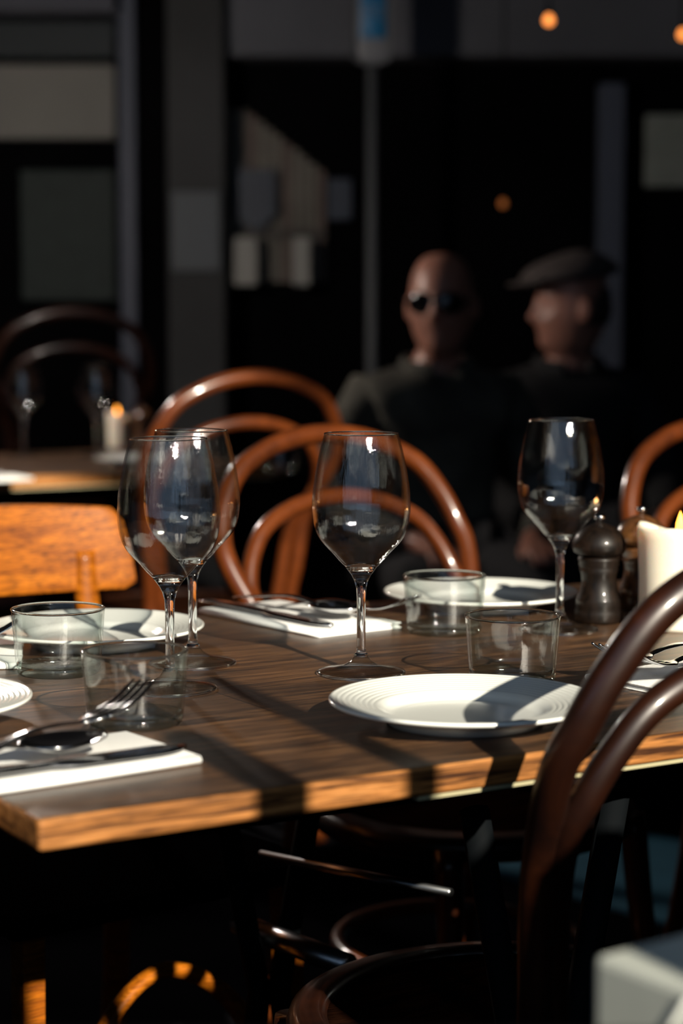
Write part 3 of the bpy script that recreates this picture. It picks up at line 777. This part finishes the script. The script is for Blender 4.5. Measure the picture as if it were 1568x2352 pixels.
def person(label, loc, rz, yaw, skinmat, coat, trouser, cap=None, glasses=False, hair=None, lean=0.0, hz=1.10):
    """seated; local -Y is forward; hz is the height of the head centre"""
    t = thing('person', label, 'person', loc, rz)
    k = hz - 1.10
    body_v = [((0, .02, .50), (.13, .11)), ((0, .03, .66 + k * .4), (.12, .09)), ((0, .02, .82 + k * .8), (.145, .095)), ((0, .02, .905 + k), (.09, .06)), ((0, .005, .975 + k), (.052, .055)), ((0, -.008, 1.03 + k), (.048, .052))]
    e = [(i, i + 1) for i in range(5)]
    def add(p, v, r): body_v.append((v, r)); e.append((p, len(body_v) - 1)); return len(body_v) - 1
    for s in (-1, 1):
        a = add(3, (s * .160, .02, .885 + k), .046); a = add(a, (s * .225, .01, .78 + k * .8), .045); a = add(a, (s * .245, -.02, .655 + k * .4), .040)
        a = add(a, (s * .19, -.19, .60), .034); w = add(a, (s * .13, -.30, .585), .024)
        pm = add(w, (s * .12, -.345, .582), (.030, .016)); pm2 = add(pm, (s * .115, -.385, .578), (.034, .014))
        for fi in range(4):
            fx = s * .115 + (fi - 1.5) * .019; ln = (.030, .036, .033, .024)[fi]
            b1_ = add(pm2, (fx, -.415, .577), .0095); b2_ = add(b1_, (fx * 1.0, -.415 - ln, .565), .0088); add(b2_, (fx, -.425 - ln, .545), .0078)
        th = add(pm, (s * .12 - s * .036, -.365, .575), .0105); th2 = add(th, (s * .12 - s * .048, -.40, .568), .0095); add(th2, (s * .12 - s * .050, -.422, .560), .0082)
        h = add(0, (s * .10, -.02, .49), .085); kn = add(h, (s * .14, -.42, .50), .062); an = add(kn, (s * .14, -.40, .10), .040); add(an, (s * .15, -.53, .035), (.042, .030))
    bo = skin('body', body_v, e, skinmat, t, 2)
    bm = NB(); bm.from_mesh(bo.data); head_bm(bm, Vector((0, -.02, hz)), yaw); bm.to_mesh(bo.data); bm.free()
    rm = bo.modifiers.new('remesh', 'REMESH'); rm.mode = 'VOXEL'; rm.voxel_size = .0045; rm.use_smooth_shade = True
    sm = bo.modifiers.new('smooth', 'SMOOTH'); sm.factor = .5; sm.iterations = 2
    # coat
    cv = [((0, .02, .50), (.16, .135)), ((0, .03, .66 + k * .4), (.155, .12)), ((0, .02, .82 + k * .8), (.175, .12)), ((0, .02, .91 + k), (.125, .09)), ((0, .010, .955 + k), (.088, .088))]
    e = [(i, i + 1) for i in range(4)]; body_v = cv
    def add2(p, v, r): cv.append((v, r)); e.append((p, len(cv) - 1)); return len(cv) - 1
    for s in (-1, 1):
        a = add2(3, (s * .165, .02, .893 + k), .068); a = add2(a, (s * .232, .01, .78 + k * .8), .060); a = add2(a, (s * .25, -.02, .655 + k * .4), .056)
        a = add2(a, (s * .195, -.19, .602), .048); add2(a, (s * .14, -.285, .588), .040)
    co = skin('coat', cv, e, coat, t, 2)
    # collar
    col = [(.078 * math.cos(a) * 1.05, .01 + .075 * math.sin(a), .955 + k + .012 * math.sin(a)) for a in [PI * 1.62 + 2 * PI * .88 * i / 24 for i in range(25)]]
    obj('collar', sweep(NB(), catmull([(x * 1, y, z) for x, y, z in col], 2), lambda q: (.012, .026), 10, flat=Vector((0, 0, 1))), coat, t)
    tv = [((0, .02, .49), (.155, .125))]; te = []
    for s in (-1, 1):
        base = len(tv)
        tv += [((s * .10, -.02, .49), .100), ((s * .14, -.42, .50), .078), ((s * .14, -.40, .30), .062), ((s * .14, -.40, .12), .056)]
        te += [(0, base), (base, base + 1), (base + 1, base + 2), (base + 2, base + 3)]
    skin('trousers', tv, te, trouser, t, 2)
    hm = Matrix.Translation((0, -.02, hz)) @ Matrix.Rotation(yaw, 4, 'Z')
    if hair is not None:
        bm = NB(); bmesh.ops.create_uvsphere(bm, u_segments=40, v_segments=28, radius=1)
        for v in bm.verts:
            x, y, z = v.co; v.co = Vector((x * .081 * (1 - .2 * max(0, -z)), y * .101 * (1 - .25 * max(0, -z)) + .001, z * .119 + .0005))
        bmesh.ops.delete(bm, geom=[v for v in bm.verts if v.co.z < -.05 or v.co.y < .0 + max(0, (v.co.z + .02)) * .6 and True or v.co.z > .085], context='VERTS')
        bmesh.ops.transform(bm, matrix=hm, verts=bm.verts)
        ho = obj('hair', bm, hair, t); sd = ho.modifiers.new('so', 'SOLIDIFY'); sd.thickness = .006
    if glasses:
        bm = NB()
        for q in (-1, 1):
            r = bmesh.ops.create_uvsphere(bm, u_segments=20, v_segments=12, radius=1)
            for v in r['verts']: v.co = Vector((v.co.x * .033 + q * .034, v.co.y * .006 - .098 + abs(v.co.x * .03 + q * .034) ** 2 * 6, v.co.z * .026 + .008))
            sweep(bm, [(q * .062, -.080, .014), (q * .079, -.03, .012), (q * .081, .02, .008)], .0028, 8)
        sweep(bm, [(-.012, -.100, .014), (0, -.103, .016), (.012, -.100, .014)], .003, 8)
        bmesh.ops.transform(bm, matrix=hm, verts=bm.verts)
        obj('sunglasses', bm, plain('black_lens', (.003, .003, .004), .12), t)
    if cap is not None:
        bm = NB(); r = bmesh.ops.create_uvsphere(bm, u_segments=40, v_segments=24, radius=1)
        for v in bm.verts:
            x, y, z = v.co
            zz = z * (.052 if z > 0 else .022); v.co = Vector((x * .098, y * .128 - .012, zz + .088 + y * .014 + .012 * math.exp(-((y - .25) ** 2) * 3) * max(0, z)))
        sweep(bm, catmull([(-.065, -.098, .066), (-.04, -.135, .064), (0, -.150, .064), (.04, -.135, .064), (.065, -.098, .066)], 5), (.022, .006), 12, flat=Vector((0, 0, 1)))
        bmesh.ops.transform(bm, matrix=hm, verts=bm.verts)
        obj('flat_cap', bm, cap, t)
    return t
m_skin = plain('skin_weathered', (.34, .155, .11), .42, noise=.15, nscale=30); m_skin.node_tree.nodes['Principled BSDF'].inputs['Subsurface Weight'].default_value = .1
m_coat = plain('olive_coat', (.060, .057, .045), .9, noise=.75, nscale=9, bump=.4); m_black = plain('black_coat', (.008, .008, .009), .9, noise=.2, nscale=14, bump=.3)
m_tr = plain('dark_trousers', (.008, .008, .010), .9)
p1 = at_y(1008, 705, 4.72); p2 = at_y(1312, 712, 5.15)
person('bald man in dark sunglasses and an olive coat, facing the camera', (p1.x, p1.y + .02, 0), R(14), R(-26), m_skin, m_coat, m_tr, glasses=True, hair=plain('grey_hair', (.03, .027, .025), .9), hz=p1.z)
person('man in a dark flat cap and black coat, in profile facing left', (p2.x, p2.y + .02, 0), R(12), R(-92), m_skin, m_black, m_tr, cap=plain('tweed_cap', (.06, .048, .045), .9, noise=.4, nscale=60), hair=plain('brown_hair', (.02, .014, .011), .9), hz=p2.z)
for (p, rz_, lb) in ((p1, R(14) , 'plain dark stool under the man in sunglasses'), (p2, R(12), 'plain dark stool under the man in the flat cap')):
    t = thing('stool', lb, 'stool', (p.x + .0, p.y + .04, 0), rz_)
    obj('seat', lathe(NB(), [(0, .345), (.17, .345), (.178, .352), (.17, .362), (0, .362)], 40), M['bent_shaded'], t)
    for a in range(4):
        an = PI / 4 + a * PI / 2
        obj('leg', sweep(NB(), [(.12 * math.cos(an), .12 * math.sin(an), .35), (.16 * math.cos(an), .16 * math.sin(an), .004)], .013, 10), M['bent_shaded'], t)

# globe lamp added out of frame to light the two faces from the left
t = thing('face_lamp', 'small globe lamp added out of frame to light the two men', 'lamp', (-1.12, 4.72, 1.62))
obj('globe', lathe(NB(), [(0, -.07)] + [(.07 * math.cos(a), .07 * math.sin(a)) for a in [-PI / 2 + PI * i / 14 for i in range(1, 14)]] + [(0, .07)], 28), emit('face_lamp_globe', (1, .88, .78), 240.0), t)
obj('cord', sweep(NB(), [(0, 0, .06), (0, 0, 1.78)], .006, 10), M['dark_steel'], t)

# repeats of one kind carry one group
GROUPS = {'bentwood_chair': 'bentwood chairs around the tables', 'wine_glass': 'wine glasses on the tables', 'tumbler': 'low tumblers on the tables',
          'dinner_plate': 'white plates on the tables', 'napkin': 'folded white napkins', 'fork': 'forks laid on the napkins', 'table_knife': 'knives laid on the napkins',
          'table_spoon': 'spoons laid on the napkins', 'pendant_bulb': 'pendant bulbs', 'pepper_mill': 'pepper mills', 'pillar_candle': 'burning candles',
          'oak_table': 'oak tables', 'gate_post': 'pale gate posts', 'shadow_post': 'added shadow posts outside', 'stool': 'dark stools under the men'}
for o in COL.objects:
    if o.parent is None and o.name.split('.')[0] in GROUPS: o['group'] = GROUPS[o.name.split('.')[0]]
